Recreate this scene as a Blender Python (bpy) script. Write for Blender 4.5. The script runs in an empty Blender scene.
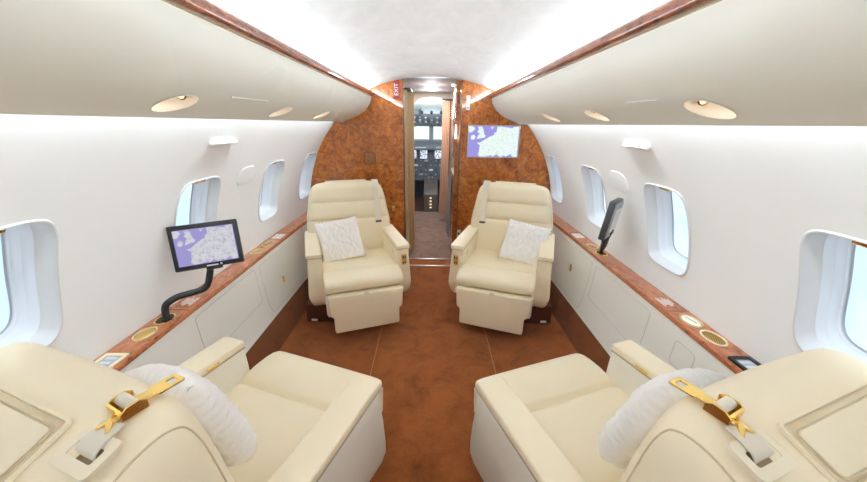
import bpy, bmesh, math, random
from mathutils import Vector, Matrix, noise as mnoise
from mathutils.bvhtree import BVHTree
random.seed(7)
PI = math.pi
S = bpy.context.scene
COL = S.collection
D = 3.43            # front bulkhead plane
REAR = -2.2         # aft end of the part of the cabin that is built
RAD, ZC = 1.25, .61 # fuselage lining radius and centre height


# ------------------------------------------------------------------ materials
def mat(name, color, rough=.5, metal=0., coat=0., coat_rough=.05, emit=None, estr=0., spec=.5, sheen=0.):
    m = bpy.data.materials.new(name)
    m.use_nodes = True
    b = m.node_tree.nodes['Principled BSDF']
    b.inputs['Base Color'].default_value = (*color, 1)
    b.inputs['Roughness'].default_value = rough
    b.inputs['Metallic'].default_value = metal
    b.inputs['Coat Weight'].default_value = coat
    b.inputs['Coat Roughness'].default_value = coat_rough
    b.inputs['Specular IOR Level'].default_value = spec
    b.inputs['Sheen Weight'].default_value = sheen
    if emit:
        b.inputs['Emission Color'].default_value = (*emit, 1)
        b.inputs['Emission Strength'].default_value = estr
    return m


def nd(m, kind, **kw):
    n = m.node_tree.nodes.new(kind)
    for k, v in kw.items():
        if k in n.inputs:
            n.inputs[k].default_value = v
        else:
            setattr(n, k, v)
    return n


def coords(m, scale=(1, 1, 1)):
    t = nd(m, 'ShaderNodeTexCoord')
    mp = nd(m, 'ShaderNodeMapping')
    mp.inputs['Scale'].default_value = scale
    m.node_tree.links.new(t.outputs['Object'], mp.inputs['Vector'])
    return mp.outputs['Vector']


def ramp(m, fac, stops):
    r = nd(m, 'ShaderNodeValToRGB')
    e = r.color_ramp.elements
    while len(e) < len(stops):
        e.new(.5)
    for k, (p, c) in enumerate(stops):
        e[k].position = p
        e[k].color = (*c, 1)
    m.node_tree.links.new(fac, r.inputs['Fac'])
    return r.outputs['Color']


def noise(m, vec, scale, detail=4, rough=.55, dist=0.):
    n = nd(m, 'ShaderNodeTexNoise')
    n.inputs['Scale'].default_value = scale
    n.inputs['Detail'].default_value = detail
    n.inputs['Roughness'].default_value = rough
    n.inputs['Distortion'].default_value = dist
    m.node_tree.links.new(vec, n.inputs['Vector'])
    return n.outputs['Fac']


def bump(m, fac, strength, dist=.002):
    b = nd(m, 'ShaderNodeBump')
    b.inputs['Strength'].default_value = strength
    b.inputs['Distance'].default_value = dist
    m.node_tree.links.new(fac, b.inputs['Height'])
    m.node_tree.links.new(b.outputs['Normal'], m.node_tree.nodes['Principled BSDF'].inputs['Normal'])


def setcol(m, out):
    m.node_tree.links.new(out, m.node_tree.nodes['Principled BSDF'].inputs['Base Color'])


def mul(m, a, b, fac=1.):
    x = nd(m, 'ShaderNodeMix', data_type='RGBA', blend_type='MULTIPLY')
    x.inputs[0].default_value = fac
    m.node_tree.links.new(a, x.inputs[6])
    m.node_tree.links.new(b, x.inputs[7])
    return x.outputs[2]


def leather(name, base):
    m = mat(name, base, rough=.42, spec=.4)
    v = coords(m)
    k = noise(m, v, 6, 3)
    setcol(m, ramp(m, k, [(.3, tuple(c * .96 for c in base)), (.7, base)]))
    bump(m, noise(m, v, 420, 2), .12, .0006)
    return m


LEATHER = leather('cream_leather', (.895, .795, .585))
LEATHER_PALE_COOL_LIT = leather('pale_and_cool_lit_leather', (.86, .825, .73))  # pale shell leather; also near arm sides, with cool light in the colour
PADSEAM = mat('pad_seam_grey_beige', (.52, .47, .36), .8)  # grey-beige seam line under the armrest pad
BEZEL = mat('cream_bezel', (.84, .765, .58), .4)
SEAM = mat('seam_thread', (.62, .52, .34), .7)
PLASTIC = mat('white_lining', (.81, .815, .805), .55, spec=.3)
VALANCE = mat('valance_cream', (.80, .80, .725), .6, spec=.3)
PANEL = mat('side_panel_cream', (.90, .90, .85), .45, spec=.4)
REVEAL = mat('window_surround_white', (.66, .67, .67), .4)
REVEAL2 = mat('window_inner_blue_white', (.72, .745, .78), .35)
GROOVE = mat('panel_seam', (.60, .57, .48), .7)
GOLD = mat('polished_gold', (.95, .66, .22), .18, metal=1)
GOLD_SATIN = mat('satin_gold', (.80, .55, .20), .38, metal=1)
PALE_GOLD = mat('pale_gold_rim', (.92, .80, .50), .25, metal=.7)
STEEL = mat('brushed_steel', (.75, .73, .70), .3, metal=1)
BLACK = mat('black_plastic', (.018, .018, .02), .38)
DARK = mat('charcoal_plastic', (.06, .065, .075), .35)
GREY = mat('grey_plastic', (.36, .38, .42), .4)
WHITE = mat('white_plastic', (.85, .85, .84), .35)
WEB = mat('grey_beige_webbing', (.74, .69, .58), .8)
_v = coords(WEB)
bump(WEB, noise(WEB, _v, 500, 2), .5, .001)
RED = mat('red_sign', (.30, .03, .03), .4)
PLACARD = mat('placard_white_print', (.85, .80, .76), .5)


def burl(name, light, mid, dark, scale=1., stretch=(1, 1, 1), coat=1.):
    m = mat(name, mid, rough=.35, coat=coat, coat_rough=.03)
    m.node_tree.nodes['Principled BSDF'].inputs['Coat IOR'].default_value = 1.6
    m.node_tree.nodes['Principled BSDF'].inputs['Specular IOR Level'].default_value = .2
    v = coords(m, stretch)
    n1 = noise(m, v, 13 * scale, 10, .72, 1.1)
    c1 = ramp(m, n1, [(.32, dark), (.48, mid), (.64, light)])
    n2 = noise(m, v, 48 * scale, 5, .75, .5)
    c2 = ramp(m, n2, [(.36, (.22, .14, .10)), (.46, (1, 1, 1)), (1, (1, 1, 1))])
    setcol(m, mul(m, c1, c2, .8))
    return m


BURL = burl('burl_veneer', (.64, .225, .030), (.42, .115, .014), (.13, .030, .006), 1.15)
BURL_RAIL = burl('rail_veneer', (.32, .105, .045), (.22, .058, .022), (.10, .024, .010), 1.6, (1, .4, 1))
LEDGE_WOOD = burl('ledge_veneer', (.58, .22, .095), (.46, .15, .058), (.27, .075, .028), 1.3, (1, .35, 1))
DARKWOOD = burl('dark_veneer', (.28, .09, .03), (.19, .055, .02), (.09, .025, .012), 1.4)


def carpet(name, a, b, scale=16):
    m = mat(name, a, rough=.95, spec=.1, sheen=.15)
    v = coords(m)
    big = noise(m, v, scale * .34, 7, .72, .5)
    c = ramp(m, big, [(.26, tuple(k * .80 for k in b)), (.44, tuple((k + q) / 2 for k, q in zip(a, b))), (.60, a)])
    fine = noise(m, v, 160, 4, .75)
    f = ramp(m, fine, [(.30, (.72, .70, .68)), (.65, (1.08, 1.06, 1.04))])
    setcol(m, mul(m, c, f, .85))
    bump(m, noise(m, v, 340, 3), .6, .004)
    return m


CARPET = carpet('brown_carpet', (.345, .104, .026), (.185, .052, .013))
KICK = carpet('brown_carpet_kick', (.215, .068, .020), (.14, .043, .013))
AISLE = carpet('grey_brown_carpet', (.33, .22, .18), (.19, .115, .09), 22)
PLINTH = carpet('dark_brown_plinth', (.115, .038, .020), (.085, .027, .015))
SEAMC = mat('carpet_seam', (.42, .19, .085), .9)

CEIL = mat('ceiling_suede', (.80, .80, .80), .8, spec=.2)
_v = coords(CEIL, (1, .5, 1))
setcol(CEIL, ramp(CEIL, noise(CEIL, _v, 7, 7, .7, 1.), [(.3, (.71, .715, .72)), (.7, (.83, .83, .83))]))

PILLOW = mat('white_ruffled_cloth', (.965, .955, .94), .9, sheen=.3)
_v = coords(PILLOW)
bump(PILLOW, noise(PILLOW, _v, 95, 5, .75), .55, .004)
CURTAIN = mat('tan_curtain', (.80, .66, .42), .85, sheen=.2)
CURTAIN_CREAM = mat('cream_curtain', (.82, .72, .50), .85, sheen=.2)
CURTAIN_ROSE = mat('rose_tan_curtain', (.62, .40, .28), .85, sheen=.2)
CURTAIN_GREY = mat('grey_curtain', (.34, .33, .36), .85)
COCKPIT_LINING = mat('cockpit_lining', (.66, .70, .66), .6)
COCKPIT_GREY = mat('cockpit_panel_grey', (.10, .12, .15), .5)
MESH_GOLD = mat('gold_mesh', (.55, .36, .10), .35, metal=.9)
_v = coords(MESH_GOLD)
_c = nd(MESH_GOLD, 'ShaderNodeTexChecker')
_c.inputs['Scale'].default_value = 260
_c.inputs['Color1'].default_value = (.72, .46, .12, 1)
_c.inputs['Color2'].default_value = (.22, .13, .03, 1)
MESH_GOLD.node_tree.links.new(_v, _c.inputs['Vector'])
setcol(MESH_GOLD, _c.outputs['Color'])


def emis(name, color, s, mottled=None):
    m = bpy.data.materials.new(name)
    m.use_nodes = True
    nt = m.node_tree
    nt.nodes.remove(nt.nodes['Principled BSDF'])
    e = nt.nodes.new('ShaderNodeEmission')
    e.inputs['Color'].default_value = (*color, 1)
    e.inputs['Strength'].default_value = s
    nt.links.new(e.outputs[0], nt.nodes['Material Output'].inputs['Surface'])
    if mottled:
        v = coords(m)
        c = ramp(m, noise(m, v, mottled[0], 4, .7), mottled[1])
        nt.links.new(c, e.inputs['Color'])
    return m


LAMP = emis('lamp_glow', (1, .97, .92), 4)
READLENS = emis('reading_lens', (1, .85, .55), .9)
STRIP_SOFT = emis('soft_strip_glow', (.95, .98, 1), 1.6)
STRIP = emis('strip_glow', (1, .98, .95), 5)
SEA = emis('map_sea', (.36, .33, .78), .62)
LAND = emis('map_land', (.85, .95, .92), .64, (60, [(.35, (.50, .72, .55)), (.45, (.82, .95, .90)), (.55, (.92, .97, .95)), (.66, (.55, .80, .88))]))
SEA2 = emis('tablet_map_sea', (.44, .40, .80), .50)
LAND2 = emis('tablet_map_land', (.75, .75, .80), .54, (70, [(.35, (.50, .46, .66)), (.46, (.70, .70, .76)), (.62, (.78, .78, .82))]))
DISPLAY = emis('cockpit_display', (.75, .85, .95), .9, (60, [(.40, (.05, .06, .10)), (.50, (.35, .42, .60)), (.56, (.95, .98, 1))]))
WARMLAMP = emis('pedestal_lamp', (1, .72, .45), .75)


def glass_mat():
    m = bpy.data.materials.new('window_glass')
    m.use_nodes = True
    nt = m.node_tree
    nt.nodes.remove(nt.nodes['Principled BSDF'])
    t = nt.nodes.new('ShaderNodeBsdfTransparent')
    t.inputs['Color'].default_value = (.97, .99, 1, 1)
    g = nt.nodes.new('ShaderNodeBsdfGlossy')
    g.inputs['Roughness'].default_value = .03
    x = nt.nodes.new('ShaderNodeMixShader')
    x.inputs[0].default_value = .05
    nt.links.new(t.outputs[0], x.inputs[1])
    nt.links.new(g.outputs[0], x.inputs[2])
    nt.links.new(x.outputs[0], nt.nodes['Material Output'].inputs['Surface'])
    return m


GLASS = glass_mat()


# ------------------------------------------------------------------ object helpers
def tag(o, label=None, cat=None, group=None, kind=None):
    if label: o['label'] = label
    if cat: o['category'] = cat
    if group: o['group'] = group
    if kind: o['kind'] = kind
    return o


def obj(name, bm, m, parent=None, smooth=True, angle=38, recalc=True):
    if recalc:
        bmesh.ops.recalc_face_normals(bm, faces=bm.faces[:])
    me = bpy.data.meshes.new(name)
    bm.to_mesh(me)
    bm.free()
    if smooth:
        me.polygons.foreach_set('use_smooth', [True] * len(me.polygons))
        me.set_sharp_from_angle(angle=math.radians(angle))
    for k in (m if isinstance(m, (list, tuple)) else [m]):
        me.materials.append(k)
    o = bpy.data.objects.new(name, me)
    COL.objects.link(o)
    if parent is not None:
        o.parent = parent
    return o


def thing(name, label, cat, loc=(0, 0, 0), rz=0, group=None):
    o = bpy.data.objects.new(name, None)
    o.empty_display_size = .05
    COL.objects.link(o)
    o.location = loc
    o.rotation_euler = (0, 0, rz)
    return tag(o, label, cat, group)


def struct(name, bm, m, label, parent=None, **kw):
    o = obj(name, bm, m, parent, **kw)
    if parent is None:
        tag(o, label, None, None, 'structure')
        o['category'] = name.split('_')[0].split('.')[0]
    return o


def BM(): return bmesh.new()


def box(bm, c, s, bev=0., seg=2, M=None):
    r = bmesh.ops.create_cube(bm, size=1)
    vs = r['verts']
    for v in vs:
        v.co = Vector((v.co.x * s[0] + c[0], v.co.y * s[1] + c[1], v.co.z * s[2] + c[2]))
    if bev > 0:
        es = list({e for v in vs for e in v.link_edges})
        r = bmesh.ops.bevel(bm, geom=es, offset=bev, segments=seg, affect='EDGES', profile=.5)
        vs = list({v for f in r['faces'] for v in f.verts} | {v for v in vs if v.is_valid})
    if M is not None:
        for v in vs: v.co = M @ v.co
    return vs


def bx(c, s, bev=0., seg=2, M=None):
    bm = BM(); box(bm, c, s, bev, seg, M); return bm


def loft(bm, rings, closed=True, cap0=True, cap1=True):
    vr = [[bm.verts.new(p) for p in r] for r in rings]
    n = len(vr[0])
    for a, b in zip(vr, vr[1:]):
        for i in range(n if closed else n - 1):
            j = (i + 1) % n
            bm.faces.new((a[i], a[j], b[j], b[i]))
    if cap0: bm.faces.new(list(reversed(vr[0])))
    if cap1: bm.faces.new(vr[-1])
    return vr


def spline(pts, n=8):
    P = [Vector(p) for p in pts]
    P = [2 * P[0] - P[1]] + P + [2 * P[-1] - P[-2]]
    out = []
    for k in range(1, len(P) - 2):
        p0, p1, p2, p3 = P[k - 1:k + 3]
        for i in range(n):
            t = i / n
            out.append(.5 * ((2 * p1) + (p2 - p0) * t + (2 * p0 - 5 * p1 + 4 * p2 - p3) * t * t + (3 * p1 - p0 - 3 * p2 + p3) * t ** 3))
    out.append(P[-2])
    return out


def tube(bm, pts, r, n=10, prof=None, up=(0, 0, 1), caps=True):
    pts = [Vector(p) for p in pts]
    rings = []
    N = None
    for i, p in enumerate(pts):
        t = (pts[min(i + 1, len(pts) - 1)] - pts[max(i - 1, 0)]).normalized()
        if N is None:
            u = Vector(up)
            if abs(u.dot(t)) > .95: u = Vector((1, 0, 0))
            N = (u - t * u.dot(t)).normalized()
        else:
            N = (N - t * N.dot(t)).normalized()
        B = t.cross(N)
        rr = r[i] if isinstance(r, (list, tuple)) else r
        if prof: rings.append([p + N * b + B * a for a, b in prof])
        else: rings.append([p + (N * math.cos(2 * PI * k / n) + B * math.sin(2 * PI * k / n)) * rr for k in range(n)])
    loft(bm, rings, True, caps, caps)
    return bm


def prism(bm, poly, axis, a, b, bev=0.):
    """extrude a polygon: axis 'y' -> poly is (x,z); 'x' -> (y,z); 'z' -> (x,y)"""
    def P(p, t):
        return {'y': (p[0], t, p[1]), 'x': (t, p[0], p[1]), 'z': (p[0], p[1], t)}[axis]
    va = [bm.verts.new(P(p, a)) for p in poly]
    vb = [bm.verts.new(P(p, b)) for p in poly]
    n = len(poly)
    fs = [bm.faces.new(va), bm.faces.new(list(reversed(vb)))]
    for i in range(n):
        j = (i + 1) % n
        fs.append(bm.faces.new((va[i], vb[i], vb[j], va[j])))
    if bev > 0:
        bmesh.ops.recalc_face_normals(bm, faces=fs)
        es = list({e for f in fs[:2] for e in f.edges})
        bmesh.ops.bevel(bm, geom=es, offset=bev, segments=3, affect='EDGES', profile=.5)
    return bm


def rrect(w, h, r, n=5, cx=0, cy=0):
    r = min(r, w / 2 - 1e-4, h / 2 - 1e-4)
    out = []
    for k, (sx, sy) in enumerate(((1, 1), (-1, 1), (-1, -1), (1, -1))):
        for i in range(n + 1):
            a = PI / 2 * (k + i / n)
            out.append((cx + sx * (w / 2 - r) + r * math.cos(a), cy + sy * (h / 2 - r) + r * math.sin(a)))
    return out


def ell(a, b, n=36, cx=0, cy=0):
    return [(cx + a * math.cos(2 * PI * i / n), cy + b * math.sin(2 * PI * i / n)) for i in range(n)]


def ring_plate(bm, outer, inner, z0, z1, lift=0.):
    """flat ring between two loops with equal counts, thickness z0..z1"""
    n = len(outer)
    R = [[(p[0], p[1], z0) for p in outer], [(p[0], p[1], z1) for p in outer],
         [((p[0] + q[0]) / 2, (p[1] + q[1]) / 2, z1 + lift) for p, q in zip(outer, inner)],
         [(p[0], p[1], z1) for p in inner], [(p[0], p[1], z0) for p in inner]]
    loft(bm, R + [R[0]], True, False, False)
    bmesh.ops.remove_doubles(bm, verts=bm.verts[:], dist=1e-6)
    return bm


def xf(bm, M):
    for v in bm.verts: v.co = M @ v.co
    return bm


# ------------------------------------------------------------------ surfaces with holes
def superloop(dirs, a, b, n=4.5):
    out = []
    for dx, dy in dirs:
        q = math.hypot(dx, dy); c, s = dx / q, dy / q
        r = (abs(c / a) ** n + abs(s / b) ** n) ** (-1 / n)
        out.append((c * r, s * r))
    return out


def holed(bm, f, u0, u1, s0, s1, hole, nside=30):
    """quad sheet (u,s)->f with one rounded hole (cu, cs, a, b, n); returns the hole loop in (u,s)"""
    rect = [(u0 + (u1 - u0) * i / nside, s0) for i in range(nside)] + [(u1, s0 + (s1 - s0) * i / nside) for i in range(nside)] + \
           [(u1 - (u1 - u0) * i / nside, s1) for i in range(nside)] + [(u0, s1 - (s1 - s0) * i / nside) for i in range(nside)]
    if hole is None:
        g = [[bm.verts.new(f(u0 + (u1 - u0) * i / 4, s0 + (s1 - s0) * j / nside)) for j in range(nside + 1)] for i in range(5)]
        for i in range(4):
            for j in range(nside): bm.faces.new((g[i][j], g[i + 1][j], g[i + 1][j + 1], g[i][j + 1]))
        return None
    cu, cs, a, b, n = hole
    lp = [(cu + p[0], cs + p[1]) for p in superloop([((p[0] - cu), (p[1] - cs)) for p in rect], a, b, n)]
    rings = []
    for t in (0, .04, .14, .32, .55, .78, 1):
        rings.append([f(q[0] + (p[0] - q[0]) * t, q[1] + (p[1] - q[1]) * t) for p, q in zip(rect, lp)])
    loft(bm, rings, True, False, False)
    return lp


# ------------------------------------------------------------------ setting: fuselage walls and windows
SMIN, SMAX = -.03, .95
WH = (.284, .158, .178)       # window centre angle, half length, half angle
WIN = {-1: [-1.665, -.835, -.005, .825, 1.665, 2.495, 3.262], 1: [-1.662, -.832, -.012, .808, 1.618, 2.405, 3.225]}  # three aft pairs are unseen, added so daylight reaches the near seats


def wall_map(sx, d=0.):
    return lambda y, a: (sx * (RAD + d) * math.cos(a), y, ZC + (RAD + d) * math.sin(a))


side_word = {-1: 'tablet side', 1: 'side of the edge-on monitor'}
place_word = ['third behind the camera', 'second behind the camera', 'level with the camera', 'beside the near armchair', 'second before the camera', 'third before the camera', 'next to the burl bulkhead']
wn = 0
for sx in (-1, 1):
    ys = WIN[sx]
    edges = [REAR, ys[0] - .41] + [(a + b) / 2 for a, b in zip(ys, ys[1:])] + [D + .03]
    f = wall_map(sx)
    bm = BM()
    holed(bm, f, edges[0], edges[1], SMIN, SMAX, None)
    loops = []
    for k, y in enumerate(ys):
        loops.append(holed(bm, f, edges[k + 1], edges[k + 2], SMIN, SMAX, (y, WH[0], WH[1], WH[2], 5.)))
    bmesh.ops.remove_doubles(bm, verts=bm.verts[:], dist=1e-5)
    struct('wall_left' if sx < 0 else 'wall_right', bm, PLASTIC, 'white curved cabin wall on the ' + side_word[sx], angle=60)
    for k, y in enumerate(ys):
        wn += 1
        lp = [(p[0] - y, p[1] - WH[0]) for p in loops[k]]

        def ringat(sy, sa, d, dy=0.):
            g = wall_map(sx, d)
            return [g(y + p[0] * sy + dy, WH[0] + p[1] * sa) for p in lp]
        bm = BM()
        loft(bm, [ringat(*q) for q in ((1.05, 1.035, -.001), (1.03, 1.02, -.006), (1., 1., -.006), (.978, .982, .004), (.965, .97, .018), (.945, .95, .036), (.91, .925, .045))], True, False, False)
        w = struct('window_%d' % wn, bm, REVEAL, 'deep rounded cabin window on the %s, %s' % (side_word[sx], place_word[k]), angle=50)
        bm = BM()
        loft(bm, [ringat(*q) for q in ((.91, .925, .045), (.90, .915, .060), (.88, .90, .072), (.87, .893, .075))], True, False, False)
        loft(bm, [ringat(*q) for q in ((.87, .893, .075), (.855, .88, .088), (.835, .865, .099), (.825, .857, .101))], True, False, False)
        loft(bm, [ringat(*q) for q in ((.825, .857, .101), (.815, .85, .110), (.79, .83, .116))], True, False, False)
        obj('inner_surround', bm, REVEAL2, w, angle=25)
        bm = BM()
        loft(bm, [ringat(*q) for q in ((.808, .845, .1140), (.80, .838, .110), (.79, .83, .1150))], True, False, False)
        obj('pane_gasket', bm, GREY, w)
        bm = BM()
        r = ringat(.795, .835, .117)
        loft(bm, [r, ringat(.4, .4, .117)], True, False, True)
        obj('pane', bm, GLASS, w)
        # gold pull of the window blind under the head of the surround
        top = WH[0] + WH[2] * .935
        g = wall_map(sx, .016)
        p = Vector(g(y, top))
        bm = bx((0, 0, 0), (.016, .075, .020), .004, M=Matrix.Translation(p) @ Matrix.Rotation(-sx * .45, 4, 'Y'))
        tag(obj('blind_pull', bm, GOLD, w), 'gold pull of the window blind')

# ------------------------------------------------------------------ lower side panels, carpeted kick, ledge
LZ = {-1: .592, 1: .606}
for sx in (-1, 1):
    side = 'left' if sx < 0 else 'right'
    lz = LZ[sx]
    bm = BM()
    prof = [(1.142, lz - .006), (1.132, .40), (1.112, .24), (1.082, .138), (1.10, .13), (1.17, .30), (1.20, lz - .006)]
    prism(bm, [(sx * a, b) for a, b in prof], 'y', REAR, D)
    w = struct('wall_lower_' + side, bm, PANEL, 'cream lower side panel below the wood ledge on the ' + side_word[sx])
    # fine seams of the flush fold-out table doors and hatches
    def pane_at(y0, y1, z0, z1, name):
        def X(z):
            pr = [(lz, 1.142), (.40, 1.132), (.24, 1.112), (.138, 1.082)]
            for (za, xa), (zb, xb) in zip(pr, pr[1:]):
                if zb <= z <= za: return xb + (xa - xb) * (z - zb) / (za - zb)
            return 1.142
        lp = [(sx * X(b), a, b) for a, b in rrect(y1 - y0, z1 - z0, .02, 4, (y0 + y1) / 2, (z0 + z1) / 2)]
        full = []
        for a, b in zip(lp, lp[1:] + lp[:1]):
            for k in range(6):
                t = k / 6; z = a[2] + (b[2] - a[2]) * t
                full.append((sx * X(z), a[1] + (b[1] - a[1]) * t, z))
        bm = BM(); tube(bm, full + full[:2], .0014, 6)
        return tag(obj(name, bm, GROOVE, w), 'fine seam of a flush panel')
    if sx < 0:
        pane_at(1.42, 2.0, .30, .535, 'table_door_seam')
        pane_at(2.06, 2.95, .17, .53, 'hatch_seam')
    else:
        pane_at(1.50, 2.10, .30, .545, 'table_door_seam')
        pane_at(2.16, 2.95, .17, .54, 'hatch_seam')
        pane_at(1.18, 1.30, .40, .52, 'hatch_seam')
    yl = 2.33 if sx < 0 else 2.44
    zl = .305 if sx < 0 else .375
    bm = bx((sx * 1.119, yl, zl), (.012, .022, .055), .005)
    tag(obj('latch', bm, GOLD_SATIN, w), 'dark gold flush latch')
    bm = BM()
    prism(bm, [(sx * 1.098, .142), (sx * 1.083, .142), (sx * 1.0, .0), (sx * 1.10, .0)], 'y', REAR, D)
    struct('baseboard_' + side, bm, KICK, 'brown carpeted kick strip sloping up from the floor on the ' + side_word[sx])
    # wood ledge with lip
    bm = BM()
    prism(bm, [(sx * a, b) for a, b in ((1.262, lz - .002), (1.15, lz), (1.140, lz - .002), (1.136, lz - .008), (1.137, lz - .026), (1.15, lz - .028), (1.2, lz - .02), (1.262, lz - .02))], 'y', REAR, D)
    t = struct('trim_%d' % (1 if sx < 0 else 2), bm, LEDGE_WOOD, 'glossy reddish wood ledge running under the windows on the ' + side_word[sx])
    for ys_ in ((1.40, 2.60) if sx < 0 else (1.405, 2.63)):
        obj('joint', bx((sx * 1.196, ys_, lz), (.112, .004, .0012)), DARKWOOD, t)

# ------------------------------------------------------------------ ceiling, valances, rails
def ceil_z(x): return 1.857 - x * x / 2.95


bm = BM()
n = 40
xs = [-.80 + 1.6 * i / n for i in range(n + 1)]
loft(bm, [[(x, y, ceil_z(x)) for x in xs] for y in [REAR + (D + .02 - REAR) * k / 20 for k in range(21)]], False, False, False)
struct('ceiling', bm, CEIL, 'pale mottled vaulted cabin ceiling lit from coves', angle=60)

VP_ = [(.568, 1.678), (.574, 1.645), (.588, 1.612), (.612, 1.578), (.645, 1.547), (.685, 1.519), (.730, 1.497), (.775, 1.479), (.815, 1.464), (.845, 1.450)]
VS = [0.]
for a, b in zip(VP_, VP_[1:]): VS.append(VS[-1] + math.dist(a, b))


def val_map(sx):
    pts = spline([(a, 0, b) for a, b in VP_], 12)
    L = [0.]
    for a, b in zip(pts, pts[1:]): L.append(L[-1] + (b - a).length)

    def f(y, s):
        s = min(max(s, 0), L[-1])
        for k in range(len(L) - 1):
            if s <= L[k + 1] + 1e-9:
                t = (s - L[k]) / (L[k + 1] - L[k])
                p = pts[k].lerp(pts[k + 1], t)
                return (sx * p.x, y, p.z)
    return f, L[-1]


READ = {-1: [1.07, 1.80, 2.455], 1: [.972, 1.63, 2.24]}
for sx in (-1, 1):
    f, Lm = val_map(sx)
    ys = READ[sx]
    edges = [REAR, ys[0] - .3] + [(a + b) / 2 for a, b in zip(ys, ys[1:])] + [ys[-1] + .3, D]
    cs = Lm - .098
    bm = BM()
    holed(bm, f, edges[0], edges[1], 0, Lm, None)
    lps = []
    for k, y in enumerate(ys):
        lps.append(holed(bm, f, edges[k + 1], edges[k + 2], 0, Lm, (y, cs, .066, .060, 2.)))
    holed(bm, f, edges[-2], edges[-1], 0, Lm, None)
    bmesh.ops.remove_doubles(bm, verts=bm.verts[:], dist=1e-5)
    # turned-back outer lip and back of the valance
    for y0, y1 in zip(edges, edges[1:]):
        loft(bm, [[f(y, Lm), (sx * .852, y, 1.447), (sx * .856, y, 1.452), (sx * .85, y, 1.52), (sx * .70, y, 1.60), (sx * .60, y, 1.672), (sx * .572, y, 1.68), f(y, 0)] for y in (y0, y1)], False, False, False)
    v = struct('ceiling_valance_' + ('left' if sx < 0 else 'right'), bm, VALANCE, 'rounded cream overhead valance with reading lights on the ' + side_word[sx], angle=60)
    for k, y in enumerate(ys):
        c = Vector(f(y, cs)); e = Vector(f(y, cs + .02)) - Vector(f(y, cs - .02))
        e.normalize()
        up = Vector((0, 1, 0)).cross(e); up.normalize()
        if up.z < 0: up = -up
        r = thing('reading_light', 'oval reading light above the %s, %s' % (side_word[sx].replace('side of the ', ''), ['nearest the camera', 'middle one of three', 'closest to the bulkhead'][k]), 'reading light', c, 0, 'reading lights in the valances')
        loop = [Vector(f(p[0], p[1])) - c for p in lps[k]]
        bm = BM()
        rings = []
        for s_, d_ in ((1.03, -.0015), (1.01, -.003), (.97, -.001), (.93, .008), (.80, .020), (.55, .030), (.25, .034)):
            rings.append([q * s_ + up * d_ for q in loop])
        loft(bm, rings, True, False, True)
        tag(obj('dish', bm, mat('dish_cream', (.82, .76, .66), .45), r), None)
        bm = BM()
        # gimballed gold lamp head at the far end of the dish
        ax = (up * -.6 + Vector((-sx * .3, -.6, 0))).normalized()
        base = Vector((0, .026, 0)) + up * .024 - e * .012
        tube(bm, [base - ax * .008, base, base + ax * .008, base + ax * .010], [.012, .0145, .014, .011], 16)
        obj('lamp_head', bm, GOLD, r)
        bm = BM()
        tube(bm, [base + ax * .0095, base + ax * .0115], .0075, 14)
        obj('lens', bm, READLENS, r)
    # thin white air slot
    y0, y1 = ((1.25, 1.51) if sx < 0 else (1.10, 1.27))
    a0, a1 = Vector(f(y0, cs - .075)), Vector(f(y1, cs - .080))
    bm = BM()
    tube(bm, [a0, a1], .0028, 8)
    o = obj('air_slot', bm, WHITE, None)
    tag(o, 'thin white air slot in the valance on the ' + side_word[sx], 'air outlet')
    # wooden hand rail along the top edge
    bm = BM()
    prof = rrect(.034, .046, .014, 4)
    loft(bm, [[(sx * .562 + a, y, 1.702 + b) for a, b in prof] for y in (REAR, D)], True, True, True)
    t = struct('trim_%d' % (3 if sx < 0 else 4), bm, BURL_RAIL, 'glossy dark wood rail along the top of the valance on the ' + side_word[sx])
    bm = BM()
    for zz in (1.6795,):
        loft(bm, [[(sx * (.569 + a), y, zz + b) for a, b in rrect(.006, .006, .0025, 3)] for y in (REAR, D)], True, True, True)
    tag(obj('bead', bm, PALE_GOLD, t), 'pale bead below the rail')
    # hidden cove light strip lying behind the rail
    bm = bx((sx * .570, (REAR + D) / 2 + .0, 1.7275), (.010, D - REAR - .02, .005))
    tag(obj('cove_light', bm, STRIP), 'light strip lying on top of the wood rail on the ' + side_word[sx], 'light strip')
    # wall grazer strip in the gap between valance and wall
    bm = bx((sx * .872, (REAR + D) / 2, 1.492), (.020, D - REAR - .1, .008))
    tag(obj('wall_washer_light', bm, STRIP_SOFT), 'light strip in the gap above the wall on the ' + side_word[sx], 'light strip')

# ------------------------------------------------------------------ floor
bm = BM()
for x0, x1 in ((-1.1, -.356), (-.352, .410), (.414, 1.1)):
    box(bm, ((x0 + x1) / 2, (REAR + 3.31) / 2, -.02), (x1 - x0, 3.31 - REAR, .04))
fl = struct('floor', bm, CARPET, 'brown cabin carpet with two lengthwise seams', smooth=False)
for x in (-.354, .412):
    obj('seam', bx((x, (REAR + 3.31) / 2, -.001), (.005, 3.31 - REAR, .004)), SEAMC, fl)
struct('floor_threshold', bx((0, 3.41, -.02), (2.2, .20, .04)), CARPET, 'brown carpet strip between the two metal threshold bars', smooth=False)
struct('trim_5', bx((0, 3.315, .002), (.66, .018, .012), .003), STEEL, 'metal threshold bar nearest the cabin carpet')
struct('trim_6', bx((0, 3.505, .002), (.56, .020, .012), .003), STEEL, 'metal threshold bar under the doorway')
struct('floor_aisle', bx((0, 4.6, -.02), (1.3, 2.18, .04)), AISLE, 'worn grey brown carpet of the forward aisle', smooth=False)
bm = bx((0, REAR - .02, .9), (2.6, .04, 2.0))
struct('wall_back', bm, PLASTIC, 'plain cream wall behind the camera', smooth=False)

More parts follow.
